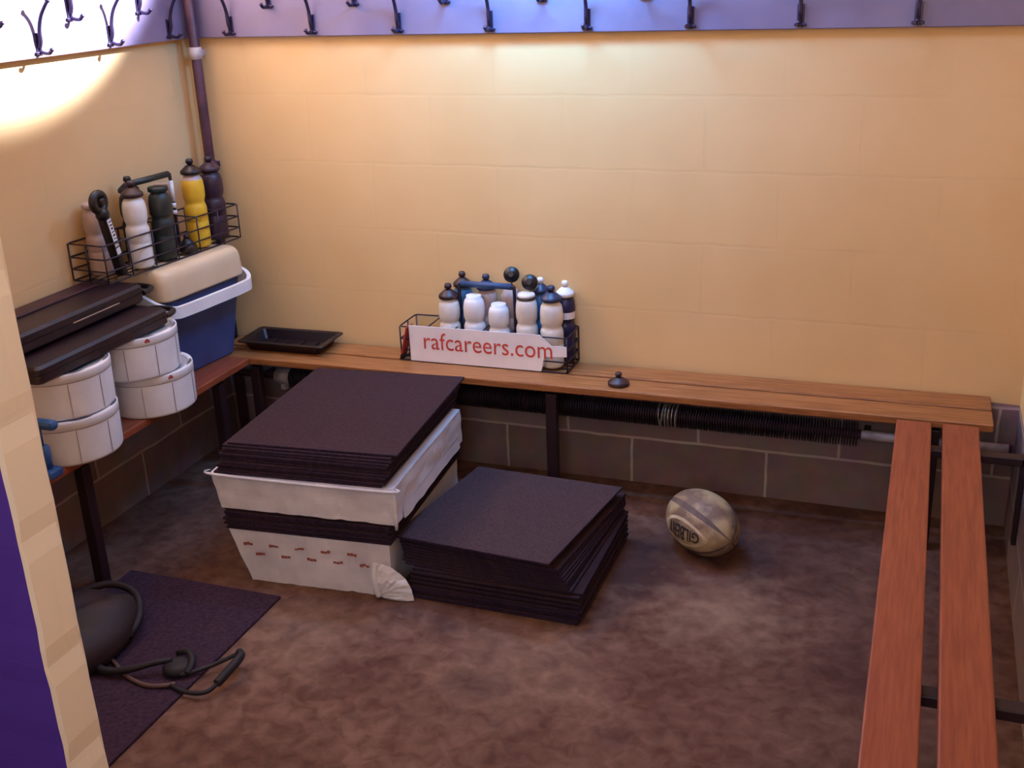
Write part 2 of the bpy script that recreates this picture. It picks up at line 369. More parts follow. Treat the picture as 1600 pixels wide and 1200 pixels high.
# ------------------------------------------------------------------ finned heating pipe under the back bench
t = thing('heating_pipe', 'dark finned heating pipe running low along the back wall under the bench', 'heating pipe', (0, -.07, .288))
bm = bmesh.new(); tube(bm, [(-1.5, 0, 0), (1.16, 0, 0)], .014, 14); obj('pipe', bm, M_pipe, t)
bm = bmesh.new(); tube(bm, [(.735, 0, 0), (1.15, 0, 0)], .0155, 14); obj('pipe_sleeve', bm, M_pale, t)
bm = bmesh.new(); x = -1.26
while x < .725:
    lathe(bm, [(.0135, 0), (.038 + random.uniform(-.001, .001), 0), (.038, .0022), (.0135, .0022)], 14, T(x, 0, 0) @ Matrix.Rotation(PI / 2 + random.uniform(-.04, .04), 4, 'Y'), capb=False, capt=False)
    x += .0085
obj('fin_bank', bm, M_fin, t)
bm = bmesh.new()
for i, x in enumerate((.108, .118, .128, .138, .15, .162)):
    lathe(bm, [(.0135, 0), (.04, 0), (.04, .0022), (.0135, .0022)], 14, T(x, 0, 0) @ Matrix.Rotation(PI / 2 + random.uniform(-.12, .12), 4, 'Y') , capb=False, capt=False)
o = obj('bent_fins', bm, M_finb, t); o['label'] = 'shiny bent fins'
bm = bmesh.new(); lathe(bm, [(.016, -.03), (.03, -.026), (.03, .026), (.016, .03)], 8, T(-1.30, 0, 0) @ Matrix.Rotation(PI / 2, 4, 'Y')); box(bm, (-1.30, 0, -.03), (.022, .022, .04), .003); o = obj('pipe_joint', bm, M_pale, t); o['label'] = 'pale pipe joint'
for x in (-1.38, -.3, .75):
    bm = bmesh.new(); box(bm, (x, .0355, 0), (.02, .068, .012), .002); obj('pipe_bracket', bm, M_steel, t)

# ------------------------------------------------------------------ squeeze bottles
def bottle_profile(r, h, neck):
    w = .59
    return [(r * .86, 0), (r * .97, .004), (r, .012), (r, h * .34), (r * .985, h * .345), (r * .985, h * .36), (r, h * .365), (r, h * (w - .06)),
            (r * .93, h * (w - .02)), (r * .86, h * w), (r * .86, h * (w + .03)), (r * .93, h * (w + .06)), (r * .99, h * (w + .1)), (r, h * .80),
            (r * .97, h * .86), (r * .9, h * .915), (r * .78, h * .945), (r * .70, h * .955), (r * .70, h)]
def make_bottle(label, loc, h=.215, r=.036, body=None, cap='spout', capm=None, nozm=None, group=None, tilt=(0, 0), neckm=None, band=None, capflip=None, name='squeeze_bottle'):
    t = thing(name, label, 'bottle', loc, random.uniform(0, 3), group)
    t.rotation_euler = (tilt[0], tilt[1], 0)
    bm = bmesh.new(); lathe(bm, bottle_profile(r, h, 0), 28)
    if neckm:
        for f in bm.faces:
            if f.calc_center_median().z > h * .9: f.material_index = 1
    obj('body', bm, [body or M_milky] + ([neckm] if neckm else []), t)
    capm = capm or M_black
    if cap == 'spout':
        bm = bmesh.new(); lathe(bm, [(r * .84, 0), (r * .92, .002), (r * .92, .011), (r * .86, .014), (r * .6, .022), (r * .36, .029), (r * .30, .03)], 24, T(0, 0, h - .004))
        c = obj('cap', bm, capm, t)
        bm = bmesh.new(); lathe(bm, [(r * .2, 0), (r * .22, .008), (r * .34, .010), (r * .34, .018), (r * .26, .024), (r * .2, .024)], 16, T(0, 0, h + .022))
        obj('nozzle', bm, nozm or capm, c)
    elif cap == 'flat':
        bm = bmesh.new(); lathe(bm, [(r * .84, 0), (r * .9, .002), (r * .9, .012), (r * .84, .015), (r * .4, .017)], 24, T(0, 0, h - .004)); obj('cap', bm, capm, t)
    elif cap == 'ring':
        bm = bmesh.new(); lathe(bm, [(r * .74, -.002), (r * .86, 0), (r * .86, .004), (r * .74, .005)], 24, T(0, 0, h - .012)); obj('neck_ring', bm, capm, t)
        bm = bmesh.new(); lathe(bm, [(r * .80, 0), (r * .82, .006), (r * .74, .012), (r * .3, .014)], 24, T(0, 0, h - .006)); obj('cap', bm, body or M_milky, t)
    if capflip:
        dx, dy, dz, ax = capflip
        Mx = T(dx, dy, h + dz) @ Matrix.Rotation(ax, 4, 'X') @ Matrix.Rotation(.25, 4, 'Y')
        bm = bmesh.new(); lathe(bm, [(r * .4, -.004), (r * .70, -.004), (r * .74, .003), (r * .70, .005), (r * .4, .009), (r * .26, .012)], 20, Mx)
        c = obj('flipped_cap', bm, M_black, t)
        bm = bmesh.new(); lathe(bm, [(r * .22, .012), (r * .3, .02), (r * .24, .03)], 12, Mx); obj('nozzle', bm, M_black, c)
        bm = bmesh.new(); tube(bm, smooth_path([(dx, dy, h + dz - .02), (dx * .6, dy + .004, h - .004), (0, r * .6, h - .012)]), .0025, 8); obj('cap_strap', bm, M_black, t)
    if band:
        z0_, z1_, bmat = band
        bm = bmesh.new(); lathe(bm, [(r * 1.006, h * z0_), (r * 1.006, h * z1_)], 28, capb=False, capt=False); obj('stripe', bm, bmat, t)
    return t

# ------------------------------------------------------------------ wire bottle carriers
def make_carrier(label, loc, rz, gripm, reach, stripes=False, Lx=.59, Dy=.136, H=.12):
    r = .0027
    t = thing('bottle_carrier', label, 'bottle carrier', loc, rz)
    bm = bmesh.new()
    def ring(z, c=.012): tube(bm, [(x, y, z) for x, y in rrect(Lx, Dy, c, 4)], r, 8, closed=True)
    for z in (r, .038, .076, H): ring(z)
    for i in range(7):
        x = -Lx / 2 + .001 + (Lx - .002) * i / 6
        tube(bm, [(x, -Dy / 2, H), (x, -Dy / 2, r), (x, Dy / 2, r), (x, Dy / 2, H)], r, 8)
    for s in (-1, 1): tube(bm, [(s * Lx / 2, 0, H), (s * Lx / 2, 0, r)], r, 8)
    for i in range(1, 6):
        x = -Lx / 2 + Lx * i / 6; tube(bm, [(x, -Dy / 2, H), (x, Dy / 2, H)], r * .8, 8)
    for y in (-.03, .0, .03): tube(bm, [(-Lx / 2, y, r), (Lx / 2, y, r)], r * .8, 8)
    obj('wire_frame', bm, M_wire, t)
    x0, x1, zt = reach
    bm = bmesh.new(); y = -.002
    tube(bm, smooth_path([(x0, y, r), (x0, y, zt - .02), (x0 + .006, y, zt - .004), (x0 + .02, y, zt), (x1 - .02, y, zt), (x1 - .006, y, zt - .004), (x1, y, zt - .02), (x1, y, r)], 4), .0055, 10)
    h = obj('handle', bm, M_wire, t)
    bm = bmesh.new(); tube(bm, [(x0 + .008, y, zt), (x1 - .008, y, zt)], .0105, 12); obj('grip', bm, gripm, h)
    if stripes:
        bm = bmesh.new()
        for a_, b_ in ((.128, .142), (.15, .166), (.17, .24)): tube(bm, [(x1, y, a_), (x1, y, b_)], .0072, 10)  # short white bands round one handle post
        o = obj('white_stripes', bm, M_white, h); o['label'] = 'white tape round the handle post'
    return t
RB = (-.480, -.074, HB + .001)
make_carrier('black wire bottle carrier with blue grip on the back bench behind the white sign', RB, .012, M_hblue, (-.097, .098, .262))
zb = HB + .008
g1 = 'squeeze bottles in the bench carrier'
F = lambda x, y: (x, y, zb)
make_bottle('milky bottle with dark brown spout cap, leftmost in the front row of the bench carrier', F(-.610, -.093), .212, .036, M_milky, 'spout', M_brownc, group=g1)
make_bottle('white capless bottle, second from the left in front row of bench carrier', F(-.520, -.092), .224, .036, M_white, 'none', group=g1)
make_bottle('short white capless bottle under the blue grip in front row of bench carrier', F(-.433, -.092), .20, .035, M_white, 'none', group=g1)
make_bottle('milky bottle with white lid and black flipped cap in bench carrier front row', F(-.335, -.092), .236, .036, M_milky, 'ring', M_black, group=g1, capflip=(.003, .03, .034, 1.2))
make_bottle('white bottle with dark blue spout cap, rightmost in front row of bench carrier', F(-.250, -.091), .226, .038, M_milky, 'spout', M_dkblue, group=g1)
make_bottle('bright blue bottle with dark cap, leftmost in back row of bench carrier', F(-.586, -.026), .236, .034, M_bblue, 'spout', M_brownc, group=g1)
make_bottle('pale bottle with black spout cap behind the blue grip in bench carrier', F(-.500, -.026), .232, .036, M_clear, 'spout', M_dkblue, group=g1)
make_bottle('pale bottle with upright flipped black cap behind the blue grip in bench carrier', F(-.413, -.026), .232, .036, M_clear, 'none', group=g1, capflip=(.005, .0, .05, 1.25))
make_bottle('blue bottle with small white nozzle in the back row of bench carrier', F(-.308, -.026), .232, .032, M_bblue, 'spout', M_dkblue, M_white, group=g1)
make_bottle('navy bottle with white cap and white stripe at the right end of bench carrier', F(-.224, -.026), .226, .033, M_navy, 'spout', M_white, group=g1, band=(.66, .76, M_white))
# sign fixed on the front of the carrier
sg = thing('sign', 'white torn sign board with red rafcareers.com lettering leaning on the bench carrier', 'sign', (-.487, -.1455, HB), .012)
SP = [(-.251, .128), (-.25, .004), (.214, .004), (.226, .055), (.302, .060), (.302, .094), (.252, .093), (.212, .128)]
bm = bmesh.new(); lo = [bm.verts.new((x, -.0015, z)) for x, z in SP]; hi = [bm.verts.new((x, .0015, z)) for x, z in SP]
bm.faces.new(lo); bm.faces.new(hi[::-1])
for i in range(len(SP)): bm.faces.new((lo[i], hi[i], hi[(i + 1) % len(SP)], lo[(i + 1) % len(SP)]))
bmesh.ops.triangulate(bm, faces=[f for f in bm.faces if len(f.verts) > 4])
obj('board', bm, M_signw, sg)
me = text_mesh('rafcareers.com', .1)
xs = [v.co.x for v in me.vertices]; sc_ = .452 / (max(xs) - min(xs)); mn = min(xs)
bm = bmesh.new(); bm.from_mesh(me)
for v in bm.verts: v.co = Vector((-.198 + (v.co.x - mn) * sc_, -.0024, .050 + v.co.y * sc_ * 1.12))
o = obj('lettering', bm, M_letter, sg); o['label'] = 'red rafcareers.com lettering'
bm = bmesh.new(); box(bm, (-.268, .012, .074), (.004, .05, .10), .001, Matrix.Rotation(.25, 3, 'Y')); box(bm, (-.282, .02, .03), (.006, .045, .055), .001, Matrix.Rotation(.3, 3, 'Y'), mi=1)
o = obj('folded_end', bm, [M_red, M_black], sg); o['label'] = 'red and black folded end of the sign'

# loose cap on the bench
t = thing('bottle_closure', 'loose dark bottle cap with stubby nozzle lying on the back bench', 'bottle cap', (.0, -.190, HB))
bm = bmesh.new(); lathe(bm, [(.026, 0), (.0335, .002), (.0335, .011), (.031, .014), (.02, .021), (.012, .026), (.010, .027)], 28); c = obj('skirt', bm, M_brownc, t)
bm = bmesh.new(); lathe(bm, [(.007, .025), (.0075, .031), (.011, .033), (.011, .039), (.008, .043), (.004, .043)], 18); obj('nozzle', bm, M_brownc, t)

# black tray on the back bench
t = thing('tray', 'shallow black plastic tray with flared rim on the back bench near the corner', 'tray', (-1.222, -.118, HB), .03)
bm = bmesh.new(); secs = []
for w, d, z in ((.27, .115, 0), (.275, .12, .002), (.30, .145, .03), (.335, .172, .034), (.337, .174, .037), (.334, .171, .039), (.296, .141, .037), (.268, .112, .006)):
    secs.append([(x, y, z) for x, y in rrect(w, d, .012)])
loft(bm, secs); obj('shell', bm, M_black, t)
bm = bmesh.new()
for i in range(4): box(bm, (-.08 + .055 * i, 0, .0085), (.012, .085, .006), .002)
obj('base_ribs', bm, M_black, t)

# ------------------------------------------------------------------ left bench: cool box
t = thing('cool_box', 'blue cool box with cream lid and white carrying handle on left bench in the corner', 'cool box', (-1.446, -.378, HB), -.115)
bm = bmesh.new(); secs = []
for cx, w, d, z, r_ in ((-.03, .125, .33, 0, .02), (-.03, .135, .34, .006, .022), (-.004, .19, .372, .275, .03), (-.004, .192, .374, .30, .03)):
    secs.append([(cx + x, y, z) for x, y in rrect(w, d, r_)])
loft(bm, secs, smooth=False); obj('body', bm, M_cblue, t)
bm = bmesh.new(); secs = []
for w, d, z, r_ in ((.194, .375, .286, .03), (.214, .393, .289, .034), (.216, .396, .296, .035), (.212, .392, .350, .036), (.206, .386, .368, .036), (.194, .374, .380, .034), (.176, .356, .387, .03), (.15, .33, .389, .025)):
    secs.append([(-.002 + x, y, z) for x, y in rrect(w, d, r_)])
loft(bm, secs, smooth=True); obj('lid', bm, M_cream, t)
# handle: flat band hooped round the front, pivoted on both ends
bm = bmesh.new()
pts = smooth_path([(-.06, -.209, .325), (.02, -.216, .296), (.085, -.214, .272), (.122, -.185, .258), (.128, -.14, .254), (.128, 0, .253), (.128, .14, .254), (.122, .185, .258), (.085, .214, .272), (.02, .216, .296), (-.06, .209, .325)], 5)
rings = []
for i, q in enumerate(pts):
    tg = (pts[min(i + 1, len(pts) - 1)] - pts[max(i - 1, 0)]).normalized(); up = Vector((0, 0, 1)); up = (up - tg * up.dot(tg)).normalized(); nn = tg.cross(up)
    rings.append([q + nn * a_ + up * b_ for a_, b_ in ((.007, -.019), (.007, .019), (-.007, .019), (-.007, -.019))])
loft(bm, rings); obj('handle', bm, M_white, t)
for s in (-1, 1):
    bm = bmesh.new(); lathe(bm, [(.016, 0), (.016, .028), (.01, .031)], 16, T(-.055, s * .186, .322) @ Matrix.Rotation(-s * PI / 2, 4, 'X')); obj('pivot', bm, M_white, t)

# wire carrier on top of the cool box with its bottles
ZR = HB + .390
make_carrier('black wire bottle carrier on top of the cool box against the left wall', (-1.4775, -.424, ZR), PI / 2 - .095, M_green, (-.115, .085, .262), stripes=True, Lx=.63, Dy=.142, H=.118)
zc = ZR + .007; g2 = 'squeeze bottles in the cool box carrier'
make_bottle('greyish translucent bottle at the far left end of the carrier on the cool box', (-1.527, -.652, zc), .21, .037, M_clear, 'flat', M_clear, group=g2)
make_bottle('white bottle with dark brown cap in the middle of the carrier on the cool box', (-1.456, -.552, zc), .226, .037, M_milky, 'spout', M_brownc, group=g2, band=None)
make_bottle('dark green bottle behind the white one in the carrier on the cool box', (-1.521, -.485, zc), .225, .036, M_green, 'spout', M_black, group=g2)
make_bottle('dark green bottle with pale fleck beside the white-striped handle post, carrier on the cool box', (-1.444, -.440, zc), .222, .036, M_green, 'flat', M_green, group=g2, band=(.66, .70, M_green))
make_bottle('yellow bottle with clear neck and black spout cap in the carrier on the cool box', (-1.434, -.272, zc), .246, .037, M_yel, 'spout', M_black, group=g2, neckm=M_clear)
make_bottle('pale translucent bottle tucked behind the yellow one in the carrier on the cool box', (-1.510, -.335, zc), .22, .034, M_clear, 'none', group=g2)
make_bottle('dark maroon bottle at the corner end of the carrier on the cool box', (-1.440, -.160, zc), .236, .039, M_mar, 'spout', M_mar, group=g2)
# black hand pump leaning in the carrier
pm = thing('hand_pump', 'black hand pump with ring top and white label leaning in cool box carrier', 'pump', (-1.455, -.655, zc + .001))
pm.rotation_euler = (0.22, 0, 0)
bm = bmesh.new(); box(bm, (0, 0, .10), (.032, .03, .20), .008); lathe(bm, [(.019, .19), (.021, .2), (.019, .215), (.012, .222)], 16); obj('barrel', bm, M_black, pm)
bm = bmesh.new(); tube(bm, [(0, .026 * math.cos(a_ * PI / 8), .242 + .026 * math.sin(a_ * PI / 8)) for a_ in range(16)], .012, 10, closed=True); box(bm, (0, .012, .238), (.02, .03, .03), .008); obj('ring_handle', bm, M_black, pm)
bm = bmesh.new(); box(bm, (.0165, 0, .152), (.0012, .017, .072)); box(bm, (.0165, 0, .105), (.0012, .017, .014)); box(bm, (.0165, -.001, .083), (.0012, .017, .02))
lb = obj('label', bm, M_white, pm)
bm = bmesh.new()
for i, (w, h_) in enumerate(((.012, .003), (.009, .006), (.012, .003), (.007, .007), (.011, .004), (.012, .003))): box(bm, (.0174, .001, .124 + i * .011), (.0006, w, h_))
obj('printing', bm, M_ink, lb)
# black cap-like lump in the carrier front
t = thing('bottle_closure', 'black bottle cap lying in the carrier below the white-striped handle post', 'bottle cap', (-1.425, -.355, zc + .001))
bm = bmesh.new(); lathe(bm, [(.026, 0), (.03, .003), (.03, .018), (.022, .03), (.012, .042), (.010, .044)], 24); c = obj('skirt', bm, M_black, t)
bm = bmesh.new(); lathe(bm, [(.008, .042), (.011, .048), (.008, .058)], 14); obj('nozzle', bm, M_black, t)

# ------------------------------------------------------------------ white tubs
def make_tub(label, loc, rz, h=.1315, r=.134, mark=None):
    t = thing('round_tub', label, 'tub', loc, rz, 'white round tubs on the left bench')
    bm = bmesh.new(); lathe(bm, [(r * .95, 0), (r * .98, .004), (r * .985, .01), (r, h - .026), (r, h - .024)], 48)
    b = obj('body', bm, M_white, t)
    bm = bmesh.new(); lathe(bm, [(r * .999, h - .025), (r * 1.008, h - .024), (r * 1.008, h - .004), (r * .998, h), (r * .91, h), (r * .885, h - .004), (r * .88, h - .007), (r * .2, h - .007)], 48)
    l = obj('lid', bm, M_white, t)
    for k in range(6):
        bm = bmesh.new(); a0 = k * PI / 3 + .1; secs = []
        for i in range(9):
            a_ = a0 + .5 * i / 8; w = .0055 * math.sin(PI * (i + .35) / 8.7)
            secs.append([((r * .952 + q) * math.cos(a_), (r * .952 + q) * math.sin(a_), h + .0008) for q in (-w, w)])
        vv = [[bm.verts.new(q) for q in s_] for s_ in secs]
        for a_, b_ in zip(vv, vv[1:]): bm.faces.new((a_[0], a_[1], b_[1], b_[0]))
        o = obj('hand_slot', bm, M_slot, l); o['label'] = 'grey oval hand slot in the rim'
    bm = bmesh.new()
    for k in range(9):
        a_ = k * 2 * PI / 9 + .2; rr = r * 1.0005
        box(bm, (rr * math.cos(a_), rr * math.sin(a_), .055), (.0012, .0016, .096), 0, Matrix.Rotation(a_, 3, 'Z'))
    lathe(bm, [(r * 1.007, h - .026), (r * 1.010, h - .0248), (r * 1.007, h - .0236)], 48, capb=False, capt=False)
    obj('seam_lines', bm, M_seam, b)
    if mark is None: return t
    bm = bmesh.new()
    for i in range(3):
        a_ = mark - rz + i * .03; box(bm, (r * 1.0085 * math.cos(a_), r * 1.0085 * math.sin(a_), h - .012 + (.004 if i == 1 else 0)), (.001, .007, .007), 0, Matrix.Rotation(a_, 3, 'Z'))
    o = obj('red_mark', bm, M_red, l); o['label'] = 'small red printed mark'
    return t
make_tub('white round tub, lower of the pair beside the cool box, rim hand slot showing', (-1.366, -.714, HB), .1, mark=-.45)
make_tub('white round tub, upper of the pair beside the cool box, under the case handles', (-1.376, -.752, HB + .132), .1, mark=-.6)
make_tub('white round tub, lower of the pair nearest the wall end, blue pump in front', (-1.378, -1.070, HB), -.9, r=.14)
make_tub('white round tub, upper of the pair nearest the wall end, under the black cases', (-1.385, -1.062, HB + .132), -.9, r=.14)

# ------------------------------------------------------------------ black cases
def make_case(label, loc, W, Ln, H, tilt, ridge, handle_x):
    t = thing('carry_case', label, 'case', loc, 0, 'black carry cases on the tubs'); t.rotation_euler = (0, tilt, 0)
    bm = bmesh.new(); loft(bm, [[(x, y, z) for x, y in rrect(W - a_, Ln - a_, .018)] for a_, z in ((.012, 0), (0, .006), (0, H * .5))]); obj('base_shell', bm, M_case, t)
    bm = bmesh.new(); loft(bm, [[(x, y, z) for x, y in rrect(W - a_, Ln - a_, .018)] for a_, z in ((0, H * .5 + .0015), (0, H - .008), (.014, H))]); l = obj('lid_shell', bm, M_case, t)
    bm = bmesh.new(); box(bm, (-W * .28, 0, H + .003), (W * .34, Ln * .97, .008), .003); obj('ridge', bm, M_maroon, l)
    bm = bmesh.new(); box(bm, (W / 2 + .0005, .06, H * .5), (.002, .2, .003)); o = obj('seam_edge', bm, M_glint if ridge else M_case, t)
    if ridge: o['label'] = 'pale glint painted on the seam edge'
    bm = bmesh.new(); hx = handle_x; tube(bm, smooth_path([(hx - .055, Ln / 2 - .004, H * .45), (hx - .052, Ln / 2 + .03, H * .45), (hx - .03, Ln / 2 + .062, H * .45), (hx + .03, Ln / 2 + .062, H * .45), (hx + .052, Ln / 2 + .03, H * .45), (hx + .055, Ln / 2 - .004, H * .45)], 5), .0085, 10); obj('handle', bm, M_black, t)
    return t
ZT = HB + .264
make_case('black carry case lying flat on the tubs, lower and nearer of the two', (-1.405, -.965, ZT), .25, .56, .050, 0, False, .06)
make_case('black carry case with pale painted glint on its seam, upper of the two, against the left wall', (-1.472, -.945, ZT + .0585), .195, .56, .056, 0.0, True, .04)

# blue hand pump half hidden by the wall end
t = thing('hand_pump', 'blue T-handled hand pump on left bench edge, half hidden by the cream wall end', 'pump', (-1.315, -1.245, HB + .001))
bm = bmesh.new(); box(bm, (0, 0, .012), (.07, .05, .024), .006); lathe(bm, [(.018, .02), (.018, .085), (.012, .09)], 16); obj('barrel', bm, M_pblue, t)
bm = bmesh.new(); tube(bm, [(0, 0, .085), (0, 0, .145)], .006, 10); obj('shaft', bm, M_pblue, t)
bm = bmesh.new(); box(bm, (0.01, 0, .155), (.10, .03, .028), .011); obj('grip', bm, M_pblue, t)

# ------------------------------------------------------------------ carpet tiles and their paper wraps
TH = .0075
def tile_mesh(w, d, m):
    bm = bmesh.new(); b2 = bmesh.new(); box(bm, (0, 0, TH / 2 - .0003), (w, d, TH - .0006), .0012, seg=1); b2.free()
    for f in bm.faces: f.material_index = 0 if f.normal.z > .9 or f.calc_center_median().z > TH - .0012 else 1
    me = bpy.data.meshes.new('carpet_tile'); bmesh.ops.recalc_face_normals(bm, faces=bm.faces); bm.to_mesh(me); bm.free(); me.materials.append(m); me.materials.append(M_edge); return me
ME_A = tile_mesh(.515, .62, M_tile); ME_B = tile_mesh(.5, .5, M_tile2); ME_B1 = tile_mesh(.5, .5, M_tile)
def tile(me, x, y, z, rz, label, group, rx=0, ry=0):
    o = bpy.data.objects.new('carpet_tile', me); COL.objects.link(o); o.location = (x, y, z); o.rotation_euler = (rx, ry, rz)
    tag(o, label, 'carpet tile', group); return o
AL = math.radians(4.3); e1 = Vector((math.cos(AL), math.sin(AL))); e2 = Vector((-e1.y, e1.x)); OL = Vector((-.972, -.952))
def LP(u, w): q = OL + e1 * u + e2 * w; return q.x, q.y
rj = lambda s: random.uniform(-s, s)
z = .1665
for i in range(9):
    x, y = LP(.252 + rj(.006), .308 + rj(.006)); tile(ME_A, x, y, z, AL + rj(.006), 'dark carpet tile in the band between the two white wraps of the left stack', 'tiles between the white wraps'); z += TH
Z2 = z + .0004
z = Z2 + .112
for i in range(12):
    k = i / 11
    if i < 11: x, y = LP(.243 + .028 * k + rj(.006), .303 + .022 * k + rj(.004)); tile(ME_A, x, y, z, AL + rj(.008), 'dark carpet tile loosely layered above the upper white wrap of left stack', 'tiles above the upper white wrap')
    else: x, y = LP(.276, .331); tile(ME_A, x, y, z, AL + .012, 'topmost dark carpet tile of the tall left stack, lying flat', 'top tiles')
    z += TH
def wrap(label, zb, h, skew, u0, u1, w0, w1, bulge=.004, name='tile_carton'):
    """paper wrapped bundle: closed box with creased, slightly ragged sides"""
    t = thing(name, label, 'carton', (*LP((u0 + u1) / 2, (w0 + w1) / 2), zb), AL)
    W, D = u1 - u0, w1 - w0; bm = bmesh.new(); secs = []; NX, NY, NZ = 30, 30, 10
    per = [(-W / 2 + W * i / NX, -D / 2) for i in range(NX)] + [(W / 2, -D / 2 + D * i / NY) for i in range(NY)] + [(W / 2 - W * i / NX, D / 2) for i in range(NX)] + [(-W / 2, D / 2 - D * i / NY) for i in range(NY)]
    for kz in range(NZ + 1):
        f = kz / NZ; ring = []
        for x, y in per:
            n_ = noise.noise(Vector((x * 14, y * 14, f * 3 + zb * 20))); n2 = noise.noise(Vector((x * 40, y * 40, f * 2 + 9)))
            s = 1 + bulge * 2.2 * n_ ; zz = f * h
            if 0 < kz < NZ: zz += .0012 * n2
            elif kz == 0: zz += max(0, .003 * n2)
            xx = x * (1 + .012 * n_) - skew * (f - .5) * max(0, -x / (W / 2)); yy = y * (1 + .012 * n_) + (.002 * n2)
            ring.append((xx, yy, zz))
        secs.append(ring)
    loft(bm, secs, smooth=False); obj('paper_wrap', bm, M_paper, t); return t, W, D
cu_, W, D = wrap('white paper-wrapped bundle of tiles, upper one in the left stack', Z2, .1115, .02, -.022, .530, -.004, .585)
bm = bmesh.new()
lathe(bm, [(.004, 0), (.006, .02), (.005, .118), (.002, .124)], 10, T(W / 2 + .0025, -D / 2 - .003, -.012)); o = obj('folded_corner', bm, M_paper, cu_)
bm = bmesh.new(); fl = [(-W / 2 - .008, -D / 2 - .002, .122), (-W / 2 + .02, -D / 2 - .007, .108), (W / 2 - .03, -D / 2 - .006, .104), (W / 2 + .006, -D / 2 - .002, .116)]
tube(bm, smooth_path(fl, 8), .0045, 8, radii=[.0008 + .0040 * min(1, k / 8, (24 - k) / 5) for k in range(25)]); obj('top_fold', bm, M_paper, cu_)
bm = bmesh.new(); pt = [(W / 2 + .006, -D / 2 + .05 + .5 * i / 16, -.003 - .012 * abs(noise.noise(Vector((i * .7, 0, 0))))) for i in range(17)]
vv = [(bm.verts.new(q), bm.verts.new((q[0] - .002, q[1], .03))) for q in pt]
for a_, b_ in zip(vv, vv[1:]): bm.faces.new((a_[0], b_[0], b_[1], a_[1]))
obj('ragged_edge', bm, M_paper, cu_)
cl_, W, D = wrap('white carton with rows of small red printed marks at the bottom of the left stack', 0.0005, .1655, .055, .028, .502, .0, .60)
bm = bmesh.new()
for row, zz in enumerate((.125, .095)):
    for i in range(6 if row == 0 else 5):
        x = -.215 + .082 * i + (.036 if row else 0)
        if x < W / 2 - .05:
            for s in range(3): box(bm, (x + s * .010, -D / 2 - .0068, zz + rj(.002)), (.0085, .0012, .007 + rj(.002)))
pw = cl_.children[0].data; b0 = bmesh.new(); b0.from_mesh(pw)
for f in bm.faces: f.material_index = 1
merge(b0, bm); b0.to_mesh(pw); b0.free(); pw.materials.append(M_redm)
# torn, crumpled paper at its right end
bm = bmesh.new(); rings = []
for i in range(15):
    a_ = PI * .5 * i / 14; ring = []
    for j in range(7):
        f = j / 6; rr = .108 * f; nn = noise.noise(Vector((i * .9, j * .9, 3)))
        ring.append(bm.verts.new((W / 2 - .036 + rr * math.sin(a_) * .95, -D / 2 - .010 - .014 * math.sin(PI * f) - .006 * nn, .002 + max(0, rr * math.cos(a_) * 1.0 + .003 * nn))))
    rings.append(ring)
for a_, b_ in zip(rings, rings[1:]):
    for j in range(6): bm.faces.new((a_[j], a_[j + 1], b_[j + 1], b_[j]))
tube(bm, smooth_path([(W / 2 - .042, -D / 2 - .012, .11), (W / 2 - .044, -D / 2 - .02, .06), (W / 2 - .036, -D / 2 - .016, .008)], 6), .010, 8)
o = obj('torn_flap', bm, M_paperw, cl_); o['label'] = 'crumpled torn paper end'

z = .0004
for i in range(13):
    tile(ME_B1, -.168 + rj(.006), -.652 + rj(.006), z, rj(.008), 'dark carpet tile squared up in the lower part of the right stack', 'tiles in the lower right stack'); z += TH
rr_ = math.radians(-8)
for i in range(9):
    tile(ME_B1, -.184 - .0015 * i + rj(.003), -.645 + rj(.003) + .002 * i, z, rr_ * (.25 + .6 * i / 8) , 'dark carpet tile turned askew just under the top of the right stack', 'askew tiles in the right stack'); z += TH
tile(ME_B, -.203, -.655, z + .0135, rr_, 'grey-brown topmost carpet tile of the right stack, tilted with its right edge lifted', 'top tiles', ry=-.05)

# ------------------------------------------------------------------ rugby ball
BR, BL = .094, .138
ball = thing('rugby_ball', 'worn cream rugby ball with GILBERT logo on the floor by the back wall', 'ball', (.315, -.405, BR + .001))
BM = (Matrix.Rotation(math.radians(-43), 4, 'Z') @ Matrix.Rotation(math.radians(41), 4, 'X'))
ball.matrix_world = T(.315, -.405, BR + .001) @ BM
def ballpt(u, th, off=0):   # u in -1..1 along the axis, th around
    rad = BR * (1 - abs(u) ** 2.15) ** .58
    return Vector((BL * u, (rad + off) * math.cos(th), (rad + off) * math.sin(th)))
bm = bmesh.new(); NU, NT = 40, 64; rings = []
for i in range(1, NU):
    u = -math.cos(PI * i / NU); ring = []
    for j in range(NT):
        th = 2 * PI * j / NT; d = abs(((j / NT * 4) % 1)); d = min(d, 1 - d)
        ring.append(bm.verts.new(ballpt(u, th, -.0022 if d < .02 else 0)))
    rings.append(ring)
for a_, b_ in zip(rings, rings[1:]):
    for j in range(NT):
        f = bm.faces.new((a_[j], a_[(j + 1) % NT], b_[(j + 1) % NT], b_[j])); f.smooth = True
        d = (j + .5) / NT * 4 % 1; f.material_index = 1 if (d < .045 or d > .955) else 0
for ring, u in ((rings[0], -1), (rings[-1], 1)):
    c = bm.verts.new((BL * u, 0, 0))
    for j in range(NT): bm.faces.new((ring[j], ring[(j + 1) % NT], c)).smooth = True
obj('shell', bm, [M_ball, M_balld], ball)
LOGO = math.radians(135)     # mid-angle of the panel that carries the logo
def logo_pt(s, q, off): return ballpt(s + .17, LOGO + .04 + q, off)
bm = bmesh.new(); outer = []; 
ov = lambda i, k: (k * .60 * math.cos(2 * PI * i / 48), k * .47 * math.sin(2 * PI * i / 48))
